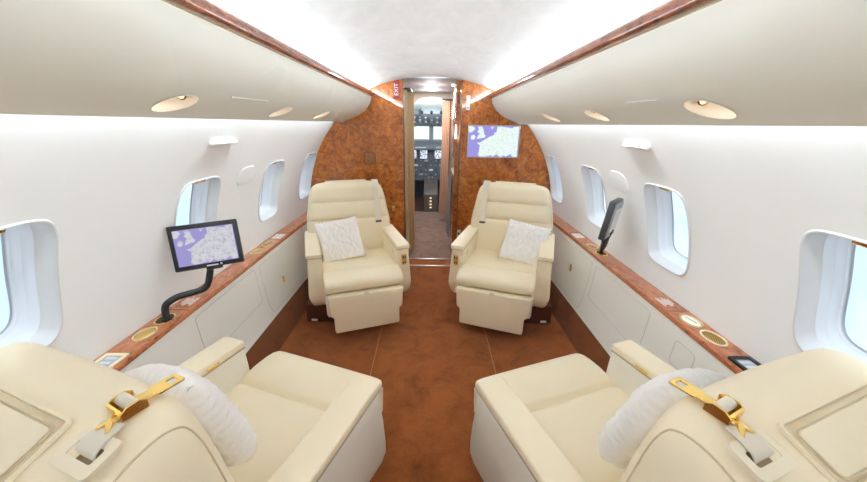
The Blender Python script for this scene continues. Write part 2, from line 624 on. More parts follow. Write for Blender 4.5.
# ------------------------------------------------------------------ front bulkhead
def outline(sx):
    pts = [(.268 if sx < 0 else .279, -.01), (.268 if sx < 0 else .279, ceil_z(.27))]
    for k in range(1, 16):
        x = .27 + (.72 - .27) * k / 15
        pts.append((x, ceil_z(x)))
    a0 = math.asin((ceil_z(.72) - ZC) / RAD) - .02
    for k in range(0, 40):
        a = a0 + (-.51 - a0) * k / 39
        pts.append((RAD * math.cos(a) * 1.003, ZC + RAD * math.sin(a)))
    return [(sx * a, b) for a, b in pts]


for sx in (-1, 1):
    bm = BM()
    prism(bm, outline(sx), 'y', D, D + .045)
    b = struct('wall_front_' + ('left' if sx < 0 else 'right'), bm, BURL, 'glossy orange burl bulkhead ' + ('with a small square hatch' if sx < 0 else 'carrying the wall map screen'), angle=20)
    # pale edging round the curved outside
    pts = [(p[0], D - .004, p[1]) for p in outline(sx)[17:]]
    bm = BM()
    tube(bm, pts, .007, 8)
    tag(obj('edging', bm, PALE_GOLD, b), 'pale edging strip')
    obj('seam', bx((sx * .62, D - .0005, 1.432), (.60, .003, .004)), DARKWOOD, b)
    bm = bx((sx * (.2705 if sx < 0 else .281), D + .02, .92), (.012, .062, 1.84), .004)
    tag(obj('jamb_edge', bm, DARKWOOD, b), 'dark wood jamb edge')

o = thing('burl_hatch', 'small square burl hatch set in the glossy bulkhead', 'hatch', (-.607, D, 1.11))
obj('door', bx((0, -.003, 0), (.100, .010, .104), .003), burl('hatch_veneer', (.42, .17, .04), (.33, .12, .03), (.2, .06, .015), 1.5), o)
bm = BM(); ring_plate(bm, rrect(.112, .116, .006, 3), rrect(.102, .106, .004, 3), 0, .006); xf(bm, Matrix.Rotation(PI / 2, 4, 'X'))
obj('frame', bm, DARKWOOD, o)
o = thing('door_latch', 'small gold latch on the burl closet door behind the armchair', 'latch', (-.388, D, .60))
obj('plate', bx((0, -.003, 0), (.030, .006, .052), .003), GOLD_SATIN, o)
bm = BM(); tube(bm, [(-.004, -.006, .008), (-.004, -.022, .008), (.012, -.026, .008), (.030, -.026, .008)], .005, 8)
obj('handle', bm, GOLD, o)
o = thing('outlet_plate', 'small white socket plate low on the burl bulkhead by the doorway', 'socket', (.305, D, .33))
obj('plate', bx((0, -.003, 0), (.040, .006, .085), .003), WHITE, o)
obj('socket', bx((0, -.0065, 0), (.020, .003, .030), .001), DARK, o)


def text(body, size, M, m, parent, name='lettering', extrude=.0006):
    c = bpy.data.curves.new(name, 'FONT')
    c.body = body; c.size = size; c.extrude = extrude
    c.align_x = 'CENTER'; c.align_y = 'CENTER'
    t = bpy.data.objects.new(name, c)
    c.materials.append(m)
    COL.objects.link(t)
    bpy.context.view_layer.update()
    me = bpy.data.meshes.new_from_object(t.evaluated_get(bpy.context.evaluated_depsgraph_get()))
    bpy.data.objects.remove(t)
    o = bpy.data.objects.new(name, me)
    COL.objects.link(o)
    o.parent = parent
    o.matrix_local = M
    return o


o = thing('exit_sign', 'narrow red upright exit sign high beside the doorway', 'sign', (-.330, D, 1.74))
obj('panel', bx((0, -.004, 0), (.048, .008, .165), .003), RED, o)
text('EXIT', .052, Matrix.Translation((0, -.009, 0)) @ Matrix.Rotation(PI / 2, 4, 'X') @ Matrix.Rotation(PI / 2, 4, 'Z'), PLACARD, o)
o = thing('cabin_control_panel', 'narrow white control panel with small buttons above the map screen', 'control panel', (.346, D, 1.634))
obj('plate', bx((0, -.004, 0), (.036, .008, .128), .003), WHITE, o)
for k in range(4):
    obj('button', bx((0, -.0095, .045 - .030 * k), (.018, .004, .014), .002), GREY if k == 3 else PLASTIC, o)

# ------------------------------------------------------------------ maps
LANDS = [
    [(.0, .99), (.08, .99), (.13, .92), (.09, .84), (.05, .78), (.0, .80)],
    [(.18, .97), (.25, .99), (.28, .93), (.26, .88), (.30, .80), (.29, .74), (.34, .70), (.33, .64), (.26, .61), (.16, .58), (.20, .65), (.19, .70), (.22, .75), (.17, .82), (.20, .88)],
    [(.06, .70), (.11, .72), (.14, .66), (.12, .57), (.07, .55), (.04, .61)],
    [(.17, .46), (.24, .47), (.29, .53), (.35, .58), (.40, .61), (.44, .68), (.50, .71), (.51, .79), (.55, .81), (.57, .74), (.63, .77), (.70, .80), (.73, .88), (.67, .90), (.61, .86), (.57, .89), (.56, .99), (.63, .99), (.65, .93), (.72, .96), (.78, .91),
     (.85, .94), (.90, .99), (.99, .99), (.99, .01), (.90, .01), (.86, .10), (.80, .05), (.76, .01), (.74, .06), (.68, .15), (.63, .13), (.69, .05), (.70, .01), (.64, .01), (.58, .09), (.53, .10), (.50, .01), (.47, .06), (.40, .07), (.34, .01), (.24, .01), (.20, .08), (.22, .16), (.27, .20), (.27, .33)],
    [(.43, .96), (.50, .99), (.46, .90)]
]


def map_screen(parent, w, h, y, sea, land, bez=None):
    """screen lying in the x,z plane of the parent, facing -y"""
    s = obj('screen', bx((0, y, 0), (w, .004, h)), sea, parent, smooth=False)
    bm = BM()
    for L in LANDS:
        vs = [bm.verts.new(((a - .5) * w * .995, y - .0026, (b - .5) * h * .995)) for a, b in L]
        bm.faces.new(vs)
    bmesh.ops.triangulate(bm, faces=bm.faces[:])
    obj('map_land', bm, land, s, smooth=False)
    return s


o = thing('wall_monitor', 'flat map screen set flush in the burl bulkhead', 'screen', (.610, D, 1.2835))
bm = BM(); ring_plate(bm, rrect(.512, .306, .006, 3), rrect(.496, .290, .003, 3), 0, .009)
tag(obj('bezel', xf(bm, Matrix.Rotation(PI / 2, 4, 'X')), mat('silver_bezel', (.55, .5, .48), .3, metal=.6), o), 'thin silver bezel')
map_screen(o, .497, .291, -.005, SEA, LAND)

# ------------------------------------------------------------------ seats
def seat(loc, rz, m, near, label):
    """cream swivel armchair; local -y is forward; m = +1 when the aisle is on local +x"""
    root = thing('cabin_armchair', label, 'armchair', (loc[0], loc[1], 0), rz, 'cream cabin armchairs')
    # plinth stays square with the cabin
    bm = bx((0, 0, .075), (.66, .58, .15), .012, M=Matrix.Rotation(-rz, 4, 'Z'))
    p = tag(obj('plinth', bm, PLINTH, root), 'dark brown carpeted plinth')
    for sx in (-1, 1):
        bm = bx((sx * .27, -.292, .022), (.045, .012, .016), .004, M=Matrix.Rotation(-rz if abs(rz) < 1 else PI - rz, 4, 'Z'))
        obj('track_fitting', bm, LEATHER_PALE_COOL_LIT, p)
    bm = BM(); tube(bm, [(0, 0, .14), (0, 0, .20), (0, 0, .30)], [.20, .13, .16], 24)
    obj('pedestal', bm, DARK, root)
    # seat cushion: side profile with front roll and crease
    prof = [(.14, .33), (-.10, .33), (-.40, .350), (-.470, .364), (-.496, .385), (-.505, .408), (-.501, .430), (-.487, .447), (-.460, .459), (-.42, .465), (-.36, .466), (-.31, .459), (-.293, .449), (-.286, .437), (-.281, .433),
            (-.276, .437), (-.268, .444), (-.25, .447), (-.15, .443), (.0, .436), (.10, .430), (.15, .425)]
    bm = BM()
    rings = []
    cy, cz = -.2, .40
    for x, s_ in ((-.264, .90), (-.261, .955), (-.252, .985), (-.23, 1.), (-.12, 1.006), (0, 1.008), (.12, 1.006), (.23, 1.), (.252, .985), (.261, .955), (.264, .90)):
        rings.append([(x, cy + (a - cy) * (1 - (1 - s_) * .35), cz + (b - cz) * s_) for a, b in prof])
    loft(bm, rings, True, True, True)
    c = obj('seat_cushion', bm, LEATHER, root, angle=50)
    bm = BM()
    tube(bm, [(x, -.5155 + .001 * math.cos(x * 5), .424) for x in (-.25, 0, .25)], .0016, 6)
    # legrest with stepped outline
    out = [(-.252, .366), (.252, .366), (.250, .30), (.246, .235), (.240, .222), (.226, .214), (.222, .20), (.222, .105), (.214, .092), (-.214, .092), (-.222, .105), (-.222, .20), (-.226, .214), (-.240, .222), (-.246, .235), (-.250, .30)]
    bm = BM(); prism(bm, out, 'y', -.532, -.475, .010)
    bmesh.ops.rotate(bm, cent=(0, -.5, .366), matrix=Matrix.Rotation(.0, 3, 'X'), verts=bm.verts[:])
    l = obj('legrest', bm, LEATHER, root)
    bm = bx((0, -.530, .366), (.034, .018, .026), .006)
    tag(obj('pull_tab', bm, WEB, l), 'pale pull tab')
    bm = bx((0, -.20, .265), (.525, .53, .17), .02)
    tag(obj('seat_frame', bm, LEATHER_PALE_COOL_LIT, root), None)
    # armrests
    for s in (1, -1):
        inb = (s == m)
        bm = BM()
        prof = [(-.323, .572), (-.327, .50), (-.330, .40), (-.330, .32), (-.328, .28), (-.315, .235), (-.300, .210), (-.280, .192), (-.24, .178), (.14, .178), (.21, .20), (.24, .26), (.25, .572)]
        rings = []
        for x, g in ((.266, .0), (.268, 1), (.274, 1), (.343, 1), (.354, 1), (.358, .0)):
            ins = (1 - g) * .008
            rg = []
            for a, b in prof:
                fl = (max(0, (.572 - b)) * .07 - (max(0, .31 - b) / .132) ** 2 * .055) * ((x - .262) / .1)
                ca, cb = -.04, .38
                k = 1 - ins / .25
                rg.append((s * (x + fl - .006), ca + (a - ca) * k, cb + (b - cb) * k))
            rings.append(rg)
        loft(bm, rings, True, True, True)
        a = obj('armrest', bm, LEATHER_PALE_COOL_LIT if near else LEATHER, root, angle=35)  # near arms: cool light on the sides is put into paler leather
        bm = BM()
        prism(bm, [(-.330, .575), (-.334, .585), (-.331, .600), (-.318, .607), (.20, .607), (.245, .600), (.25, .575)], 'x', s * .260, s * .361, .008)
        obj('armrest_pad', bm, LEATHER, a)
        bm = BM(); prism(bm, [(-.329, .5695), (-.329, .5755), (.248, .5755), (.248, .5695)], 'x', s * .2615, s * .3595)
        obj('pad_seam', bm, PADSEAM, a)
        if inb:
            # gold switch plate on the front face, oval control inside
            bm = bx((s * .316, -.3290, .490), (.036, .008, .082), .003)
            g = tag(obj('switch_plate', bm, GOLD_SATIN, a), 'gold switch plate')
            for k in range(2):
                for q in (-1, 1):
                    obj('switch', bx((s * .316 + q * .008, -.3350, .508 - .036 * k), (.010, .006, .022), .002), GOLD if k else mat('brown_switch', (.25, .10, .03), .4), g)
            bm = BM(); loft(bm, [[(s * .262, -.22 + u, .52 + w) for u, w in ell(.016, .022, 20)], [(s * .2585, -.22 + u, .52 + w) for u, w in ell(.013, .019, 20)]], True, True, True)
            tag(obj('control_dial', bm, GOLD_SATIN, a), 'small gold oval control')
        else:
            bm = bx((s * .264, -.19, .585), (.010, .055, .014), .004)
            g = tag(obj('table_catch', bm, GOLD, a), 'small gold catch')
    # backrest: horizontal rings, tilted backwards near the top
    def rr(w, f_, b_, z0, k, groove=0.):
        r = min(.055, (b_ - f_) * .42, w * .5)
        out = []
        # front edge -w..w at y=f ; rear at y=b
        corners = [(w, f_, 1, 1), (w, b_, 1, -1), (-w, b_, -1, -1), (-w, f_, -1, 1)]
        seq = []
        def arc(cx, cy, a0, a1):
            for i in range(7):
                a_ = a0 + (a1 - a0) * i / 6
                seq.append((cx + r * math.cos(a_), cy + r * math.sin(a_)))
        nf = 12
        for i in range(1, nf): seq.append((-w + r + (2 * w - 2 * r) * i / nf, f_))
        arc(w - r, f_ + r, -PI / 2, 0)
        arc(w - r, b_ - r, 0, PI / 2)
        for i in range(1, nf): seq.append((w - r - (2 * w - 2 * r) * i / nf, b_))
        arc(-w + r, b_ - r, PI / 2, PI)
        arc(-w + r, f_ + r, PI, 1.5 * PI)
        for x, y in seq:
            g = 0
            front = max(0, 1 - (y - f_) / .05)
            if groove and front > 0: g = groove * front
            crown = -.012 * front * (1 - (x / max(w, .01)) ** 2) * (0 if z0 > .97 else 1)
            out.append((x, y + g + crown, z0 - k * (y - f_)))
        return out
    rows = [(.36, .12, .30, .31, 0, 0), (.42, .130, .31, .325, 0, 0), (.55, .145, .325, .340, 0, 0), (.66, .157, .345, .338, 0, 0),
            (.690, .161, .35, .334, .0, 0), (.698, .162, .352, .333, 0, .009), (.706, .163, .353, .332, 0, 0), (.76, .168, .362, .322, .01, 0),
            (.832, .173, .374, .309, .02, 0), (.840, .174, .376, .308, .02, .009), (.848, .175, .377, .306, .02, 0), (.89, .180, .388, .299, .06, 0), (.93, .186, .398, .291, .13, 0),
            (.955, .191, .404, .283, .18, 0), (.975, .198, .407, .272, .22, 0), (.990, .208, .405, .257, .25, 0), (.999, .222, .398, .236, .27, 0), (1.003, .240, .385, .205, .28, 0), (1.004, .265, .36, .15, .28, 0), (1.002, .29, .335, .06, .28, 0)]
    rows = [(z - max(0, min(1, (z - .85) / .1)) * .012, *q) for z, *q in rows]
    bm = BM()
    loft(bm, [rr(w, f_, b_, z, k, g) for z, f_, b_, w, k, g in rows], True, True, True)
    bvh = BVHTree.FromBMesh(bm)

    def zt(y, x=m * .224):
        h = bvh.ray_cast(Vector((x, y, 2)), Vector((0, 0, -1)))[0]
        return h.z if h is not None else .9
    back = obj('backrest', bm, LEATHER, root, angle=60)
    # seam piping that outlines the side panels over the shoulder of the backrest
    for s in (-1, 1):
        pts = spline([(s * .350, .168, .52), (s * .345, .172, .66), (s * .322, .184, .80), (s * .316, .182, .88), (s * .308, .190, .92), (s * .299, .206, .946), (s * .290, .245, .958), (s * .285, .30, .950), (s * .288, .35, .925), (s * .298, .385, .87)], 14)
        pts = [bvh.find_nearest(p)[0] for p in pts]
        for _ in range(40): pts = pts[:1] + [(a + b * 2 + c_) / 4 for a, b, c_ in zip(pts, pts[1:], pts[2:])] + pts[-1:]
        pts = [p_ + (p_ - Vector((0, .28, .7))).normalized() * .0006 for p_ in pts]
        bm = BM(); tube(bm, pts, .0019, 6)
        tag(obj('side_seam', bm, SEAM, back), 'stitched side seam')
    # recessed pocket lid on the sloping top: two thin rims
    sl = math.atan((zt(.31, 0) - zt(.37, 0)) / .06)
    T = Matrix.Translation((0, .343, (zt(.31, 0) + zt(.37, 0)) / 2 + .0012)) @ Matrix.Rotation(-sl, 4, 'X')
    bm = BM(); ring_plate(bm, rrect(.330, .100, .008, 4, .0, .004), rrect(.318, .088, .006, 4, 0, .004), -.004, .0022, .001); xf(bm, T)
    lid = obj('headrest_lid_rim', bm, LEATHER, back)
    bm = BM(); prism(bm, rrect(.292, .066, .010, 4, 0, .006), 'z', -.004, .0035, .0015); xf(bm, T)
    tag(obj('headrest_lid', bm, LEATHER, lid), None)
    for w_, h_, oy in ((.322, .090, .004), (.296, .070, .006)):
        lp = [T @ Vector((a, b, .0022)) for a, b in rrect(w_, h_, .008, 4, 0, oy)]
        bm = BM(); tube(bm, lp + lp[:2], .0013, 6)
        obj('groove', bm, SEAM, lid)
    # moulded shell on the back
    bm = BM()
    rings = []
    for z, y, w in ((.20, .26, .26), (.30, .295, .29), (.55, .325, .315), (.75, .36, .305), (.86, .385, .288), (.915, .398, .27)):
        rr_ = rrect(w * 2, .055, .026, 5)
        rings.append([(a, y + .012 + b, z) for a, b in rr_])
    loft(bm, rings, True, True, True)
    tag(obj('back_shell', bm, LEATHER_PALE_COOL_LIT, root), 'paler moulded back shell')
    # shoulder belt
    sx_ = m * .224
    sb = math.atan((zt(.295) - zt(.341)) / .046)
    TB = Matrix.Translation((sx_, .318, (zt(.295) + zt(.341)) / 2 + .003)) @ Matrix.Rotation(-sb, 4, 'X')
    bm = BM()
    ring_plate(bm, rrect(.088, .056, .010, 4), rrect(.058, .022, .004, 4), -.003, .0045, .0015); xf(bm, TB)
    esc = tag(obj('belt_bezel', bm, BEZEL, root), 'pale bezel round the belt slot')
    bm = bx((0, 0, -.002), (.060, .024, .003), 0, M=TB)
    obj('slot', bm, mat('slot_brown', (.25, .18, .10), .8), esc)

    if near:
        pts = [(sx_, .322, zt(.322) - .003), (sx_, .319, zt(.319) + .007), (sx_ - m * .001, .307, zt(.307) + .011), (sx_ - m * .003, .292, zt(.292) + .009), (sx_ - m * .005, .276, zt(.276) + .007)]
        bm = BM()
        pr = [(-.0235, -.0012), (.0235, -.0012), (.0235, .0012), (-.0235, .0012)]
        tube(bm, spline(pts, 5), .01, prof=pr, up=(0, 1, .2))
        st = tag(obj('belt_strap', bm, WEB, root), 'grey beige webbing strap')
        # twisted link between strap and adjuster
        bm = BM(); tube(bm, [(sx_ - m * .020, .293, zt(.293) + .008), (sx_ - m * .010, .280, zt(.28) + .009), (sx_ + m * .000, .266, zt(.266) + .010)], [.004, .006, .004], 8)
        tube(bm, [(sx_ + m * .008, .293, zt(.293) + .008), (sx_ - m * .006, .282, zt(.282) + .010), (sx_ - m * .018, .268, zt(.268) + .011)], [.004, .006, .004], 8)
        bk = tag(obj('belt_buckle', bm, GOLD, root), 'polished gold adjuster buckle')
        # adjuster body: two cheeks and base plate, cream roller of webbing between them
        y0 = .252
        B = Matrix.Translation((sx_ - m * .012, y0, zt(y0) + .013)) @ Matrix.Rotation(m * .10, 4, 'Z') @ Matrix.Scale(.80, 4)
        bm = BM()
        for q in (-1, 1):
            prism(bm, [(-.023, -.011), (.023, -.011), (.023, .004), (.012, .013), (-.010, .015), (-.023, .006)], 'x', q * .0255, q * .0295)
        box(bm, (0, 0, -.010), (.054, .046, .004))
        box(bm, (0, .021, .000), (.054, .005, .016))
        xf(bm, B)
        obj('buckle_body', bm, GOLD, bk)
        bm = BM(); tube(bm, [(-.0245, -.002, .004), (.0245, -.002, .004)], .0125, 16); xf(bm, B)
        tag(obj('webbing_roll', bm, WEB, bk), 'roll of webbing')
        # tongue plate with square hole
        Tn = Matrix.Translation((sx_ - m * .006, .196, zt(.235) + .008)) @ Matrix.Rotation(.06, 4, 'X') @ Matrix.Rotation(m * .06, 4, 'Z') @ Matrix.Scale(.9, 4)
        bm = BM(); ring_plate(bm, rrect(.036, .052, .007, 4, 0, -.002), rrect(.017, .017, .003, 4, 0, -.012), -.0015, .0015, .0005)
        box(bm, (0, .038, 0), (.026, .034, .003), .001)
        xf(bm, Tn)
        tag(obj('belt_tongue', bm, GOLD, root), 'gold tongue plate with a square hole')
    else:
        pts = [(sx_, .333, zt(.333) - .004), (sx_, .326, zt(.326) + .006), (sx_, .29, zt(.29) + .006), (sx_, .245, .998), (sx_, .212, .990), (sx_, .191, .968), (sx_, .177, .94), (sx_ + m * .002, .166, .88), (sx_ + m * .003, .158, .80), (sx_ + m * .004, .150, .72), (sx_ + m * .005, .145, .672)]
        bm = BM()
        pr = [(-.025, -.0012), (.025, -.0012), (.025, .0012), (-.025, .0012)]
        tube(bm, spline(pts, 5), .01, prof=pr, up=(0, 1, .2))
        st = tag(obj('belt_strap', bm, mat('cream_webbing', (.80, .74, .62), .8), root), 'cream webbing strap')
        obj('belt_tongue', bx((sx_ + m * .005, .142, .664), (.048, .007, .016), .002), DARK, root)
    return root


FL = seat((-.602, 2.505), math.radians(20), 1, False, 'cream leather swivel armchair facing aft, in front of the bulkhead with the square hatch')
FR = seat((.602, 2.505), math.radians(-20), -1, False, 'cream leather swivel armchair facing aft, below the wall map screen')
NL = seat((-.613, .748), math.radians(160), -1, True, 'big cream armchair seen from behind, beside the tablet side ledge')
NR = seat((.613, .748), math.radians(200), 1, True, 'big cream armchair seen from behind, beside the oval lid ledge')


# ------------------------------------------------------------------ pillows
def pillow(chair, lc, tilt, roll, label, seed, w=.37, yaw=0., thick=.056, soft=.12):
    """square ruffled pillow leaning against the backrest of a chair"""
    rnd = random.Random(seed)
    ph = [rnd.uniform(0, 6) for _ in range(6)]
    N = 56
    bm = BM()
    grid = {}
    for side in (1, -1):
        for i in range(N + 1):
            for j in range(N + 1):
                u, v = -1 + 2 * i / N, -1 + 2 * j / N
                if side < 0 and (i in (0, N) or j in (0, N)):
                    grid[side, i, j] = grid[1, i, j]; continue
                e = (max(0, 1 - u ** 4) * max(0, 1 - v ** 4)) ** .5
                pinch = 1 - .075 * (1 - u * u) * abs(v) ** 3
                pinch2 = 1 - .075 * (1 - v * v) * abs(u) ** 3
                q = soft
                x, z = u * w / 2 * pinch2 * (1 - q + q * math.sqrt(1 - v * v / 2)), v * w / 2 * pinch * (1 - q + q * math.sqrt(1 - u * u / 2))
                t = thick * e ** .75
                w1 = mnoise.noise((u * 1.6, v * 2.4, seed * 7.1))
                n1 = mnoise.noise((u * 8.5 + 1.6 * w1, v * 2.6, seed * 3.3))
                n2 = mnoise.noise((u * 19 + 2.5 * w1, v * 6., seed * 5.7))
                r = .0105 * (.5 - abs(n1)) * 1.6 + .0060 * n2 + .0014 * math.sin(52 * u + 6 * w1 + ph[2])
                r *= min(1, e * 1.4)
                edge = .006 * (1 - min(1, e * 3)) * math.sin(40 * (u + v) + ph[4])
                grid[side, i, j] = bm.verts.new((x + edge, -side * (t + r), z + edge))
    for side in (1, -1):
        for i in range(N):
            for j in range(N):
                q = (grid[side, i, j], grid[side, i + 1, j], grid[side, i + 1, j + 1], grid[side, i, j + 1])
                bm.faces.new(q if side > 0 else q[::-1])
    o = obj('throw_pillow', bm, PILLOW, None, angle=180)
    tag(o, label, 'pillow', 'white ruffled pillows')
    M = Matrix.Translation(chair.location) @ Matrix.Rotation(chair.rotation_euler.z, 4, 'Z') @ Matrix.Translation(lc) @ Matrix.Rotation(yaw, 4, 'Z') @ Matrix.Rotation(tilt, 4, 'X') @ Matrix.Rotation(roll, 4, 'Y')
    o.matrix_world = M
    return o


pillow(FL, (-.103, .012, .572), -.40, -.12, 'white ruffled pillow on the armchair in front of the square hatch', 1, .335)
pillow(FR, (.138, .012, .565), -.40, .16, 'white ruffled pillow on the armchair below the wall map screen', 2, .335)
pillow(NL, (.0, .060, .700), -.25, .22, 'white ruffled pillow seen over the backrest of the armchair beside the tablet', 3, .36, 0, .046, .75)
pillow(NR, (.0, .060, .700), -.25, -.22, 'white ruffled pillow seen over the backrest of the armchair beside the oval lid', 4, .36, 0, .046, .75)


# ------------------------------------------------------------------ things set into the ledges
def ledge_oval(name, label, cat, sx, y, x, a, b, fill, rim, group=None, slot=False, deep=False):
    o = thing(name, label, cat, (sx * x, y, LZ[sx]), 0, group or ('oval lids in the ledges' if cat == 'cup holder' else None))
    bm = BM()
    ring_plate(bm, ell(a, b, 40), ell(a * .80, b * .84, 40), -.002, .003, .0015)
    obj('rim', bm, rim, o)
    bm = BM()
    if deep:
        loft(bm, [[(p, q, .001) for p, q in ell(a * .81, b * .85, 40)], [(p, q, .0016) for p, q in ell(a * .4, b * .4, 40)]], True, False, True)
        obj('well', bm, fill, o)
    else:
        loft(bm, [[(p, q, .0005) for p, q in ell(a * .82, b * .86, 40)], [(p, q, .0035) for p, q in ell(a * .72, b * .78, 40)], [(p, q, .0045) for p, q in ell(a * .3, b * .3, 40)]], True, False, True)
        obj('lid', bm, fill, o)
    if slot:
        M = Matrix.Rotation(.25, 4, 'Z')
        obj('pull_slot', bx((0, 0, .005), (.006, b * .95, .002), .0008, M=M), GREY, o)
    return o


ledge_oval('cup_holder', 'gold oval ledge lid next to the tablet arm', 'cup holder', -1, 1.205, 1.190, .037, .052, GOLD_SATIN, PALE_GOLD)
ledge_oval('monitor_socket', 'gold rimmed black oval socket holding the tablet arm', 'socket', -1, 1.318, 1.192, .037, .048, BLACK, GOLD, deep=True)
ledge_oval('cup_holder', 'gold oval ledge lid far along the tablet side, nearer of the pair', 'cup holder', -1, 2.165, 1.195, .037, .058, GOLD_SATIN, PALE_GOLD)
ledge_oval('cup_holder', 'gold oval ledge lid far along the tablet side, farther of the pair', 'cup holder', -1, 2.325, 1.195, .037, .058, MESH_GOLD, PALE_GOLD)
ledge_oval('cup_holder', 'cream oval ledge lid with a grey pull slot', 'cup holder', 1, 1.318, 1.195, .038, .056, mat('cream_lid', (.90, .86, .74), .3), PALE_GOLD, slot=True)
ledge_oval('speaker_grille', 'gold mesh oval with a wide cream rim on the ledge', 'speaker', 1, 1.188, 1.195, .040, .058, MESH_GOLD, mat('cream_rim', (.93, .84, .60), .25, metal=.3), deep=True)
ledge_oval('monitor_socket', 'gold rimmed dark oval socket under the edge-on monitor', 'socket', 1, 2.165, 1.192, .037, .052, BLACK, GOLD, deep=True)
ledge_oval('cup_holder', 'gold oval ledge lid just beyond the edge-on monitor', 'cup holder', 1, 2.305, 1.192, .037, .058, MESH_GOLD, PALE_GOLD)

for sx, y, lab in ((-1, 1.02, 'pale gold framed grey ledge control tray beside the armchair'), (1, 1.005, 'dark edged grey ledge control tray behind the armchair')):
    o = thing('control_tray', lab, 'control panel', (sx * 1.190, y, LZ[sx]))
    bm = BM(); ring_plate(bm, rrect(.088, .115, .005, 3), rrect(.062, .088, .003, 3), -.002, .004 if sx < 0 else .009, .001)
    obj('frame', bm, mat('tray_frame', (.90, .78, .52), .3) if sx < 0 else BLACK, o)
    obj('panel', bx((0, 0, .0005), (.064, .09, .003)), mat('tray_grey', (.50, .54, .58), .2, coat=.5), o)
    for k in range(3):
        obj('key', bx((0, -.026 + .026 * k, .003), (.040, .014, .003), .001), mat('tray_key', (.62, .66, .70), .3), o)

for sx, y, lab in ((-1, 1.475, 'small printed placard on the ledge beside the tablet arm'), (-1, 2.50, 'small printed placard far along the tablet side ledge'), (1, 1.485, 'small printed placard on the ledge beyond the cream oval lid'), (1, 2.555, 'small printed placard on the ledge beyond the edge-on monitor')):
    o = thing('placard', lab, 'placard', (sx * 1.190, y, LZ[sx]), 0, 'placards on the ledges')
    obj('plate', bx((0, 0, .0006), (.070, .105, .0016), .0005), LEDGE_WOOD if abs(y - 1.48) < .1 else PLACARD, o)
    bm = BM()
    for k in range(6):
        box(bm, (sx * (-.026 + .0105 * k), .006 * (k % 2), .0017), (.0042, .086 - .018 * (k % 3), .0008))
    obj('print_lines', bm, PLACARD if abs(y - 1.48) < .1 else GREY, o)

# ------------------------------------------------------------------ monitors on arms
o = thing('tablet_monitor', 'black framed tablet screen showing a map on a curved arm', 'monitor', (-1.187, 1.318, LZ[-1]))
pts = spline([(.009, -.005, -.004), (.009, -.005, .035), (.011, .0, .062), (.020, .012, .079), (.046, .042, .092), (.10, .082, .097), (.130, .102, .106), (.145, .112, .130), (.160, .124, .190)], 6)
bm = BM(); tube(bm, pts, .0145, 12)
obj('arm', bm, BLACK, o)
bm = BM(); tube(bm, [(.009, -.005, -.002), (.009, -.005, .012)], .022, 16)
obj('arm_collar', bm, BLACK, o)
hd = obj('housing', bx((0, .006, 0), (.280, .021, .210), .006), BLACK, o)
hd.matrix_local = Matrix.Translation((.145, .156, .893 - LZ[-1])) @ (Matrix.Rotation(.395, 4, 'Z') @ Matrix.Rotation(-.252, 4, 'X') @ Matrix.Rotation(-.047, 4, 'Y'))
map_screen(hd, .240, .166, -.004, SEA2, LAND2)
obj('mount_bracket', bx((.014, .004, -.107), (.066, .028, .017), .005), BLACK, hd)
tag(obj('status_strip', bx((.010, -.0115, -.0945), (.046, .002, .005))  , WHITE, hd), 'pale strip under the screen')
obj('status_light', bx((.046, -.0115, -.0935), (.008, .002, .006)), WHITE, hd)

o = thing('tablet_monitor', 'dark monitor seen edge-on standing on the ledge', 'monitor', (1.187, 2.165, LZ[1]))
bm = BM(); tube(bm, spline([(0, 0, -.004), (-.004, -.010, .03), (-.024, -.055, .065), (-.046, -.110, .10)], 6), .013, 12)
obj('arm', bm, BLACK, o)
bm = BM(); tube(bm, [(-.022, -.050, .06), (-.048, -.110, .115), (-.072, -.165, .165)], [.017, .020, .016], 12)
obj('arm_joint', bm, BLACK, o)
# inboard face looks aft and to the aisle; the back carries a pale plate
hd = obj('housing', bx((0, 0, 0), (.036, .172, .238), .008), DARK, o)
hd.matrix_local = Matrix.Translation((1.079 - 1.187, 1.930 - 2.165, .918 - LZ[1])) @ Matrix.Rotation(-.74, 4, 'Z') @ Matrix.Rotation(.12, 4, 'Y') @ Matrix.Rotation(.0, 4, 'X')
obj('back_cover', bx((.020, 0, .0), (.010, .152, .212), .004), GREY, hd)
bm = BM(); prism(bm, rrect(.11, .14, .01, 3), 'x', .024, .029)
tag(obj('back_plate', bm, PLASTIC, hd), 'pale plate on the back')
bm = BM(); tube(bm, [(.0, -.01, -.15), (.018, .0, -.11), (.024, .0, -.06)], .012, 10)
obj('back_hinge', bm, BLACK, hd)

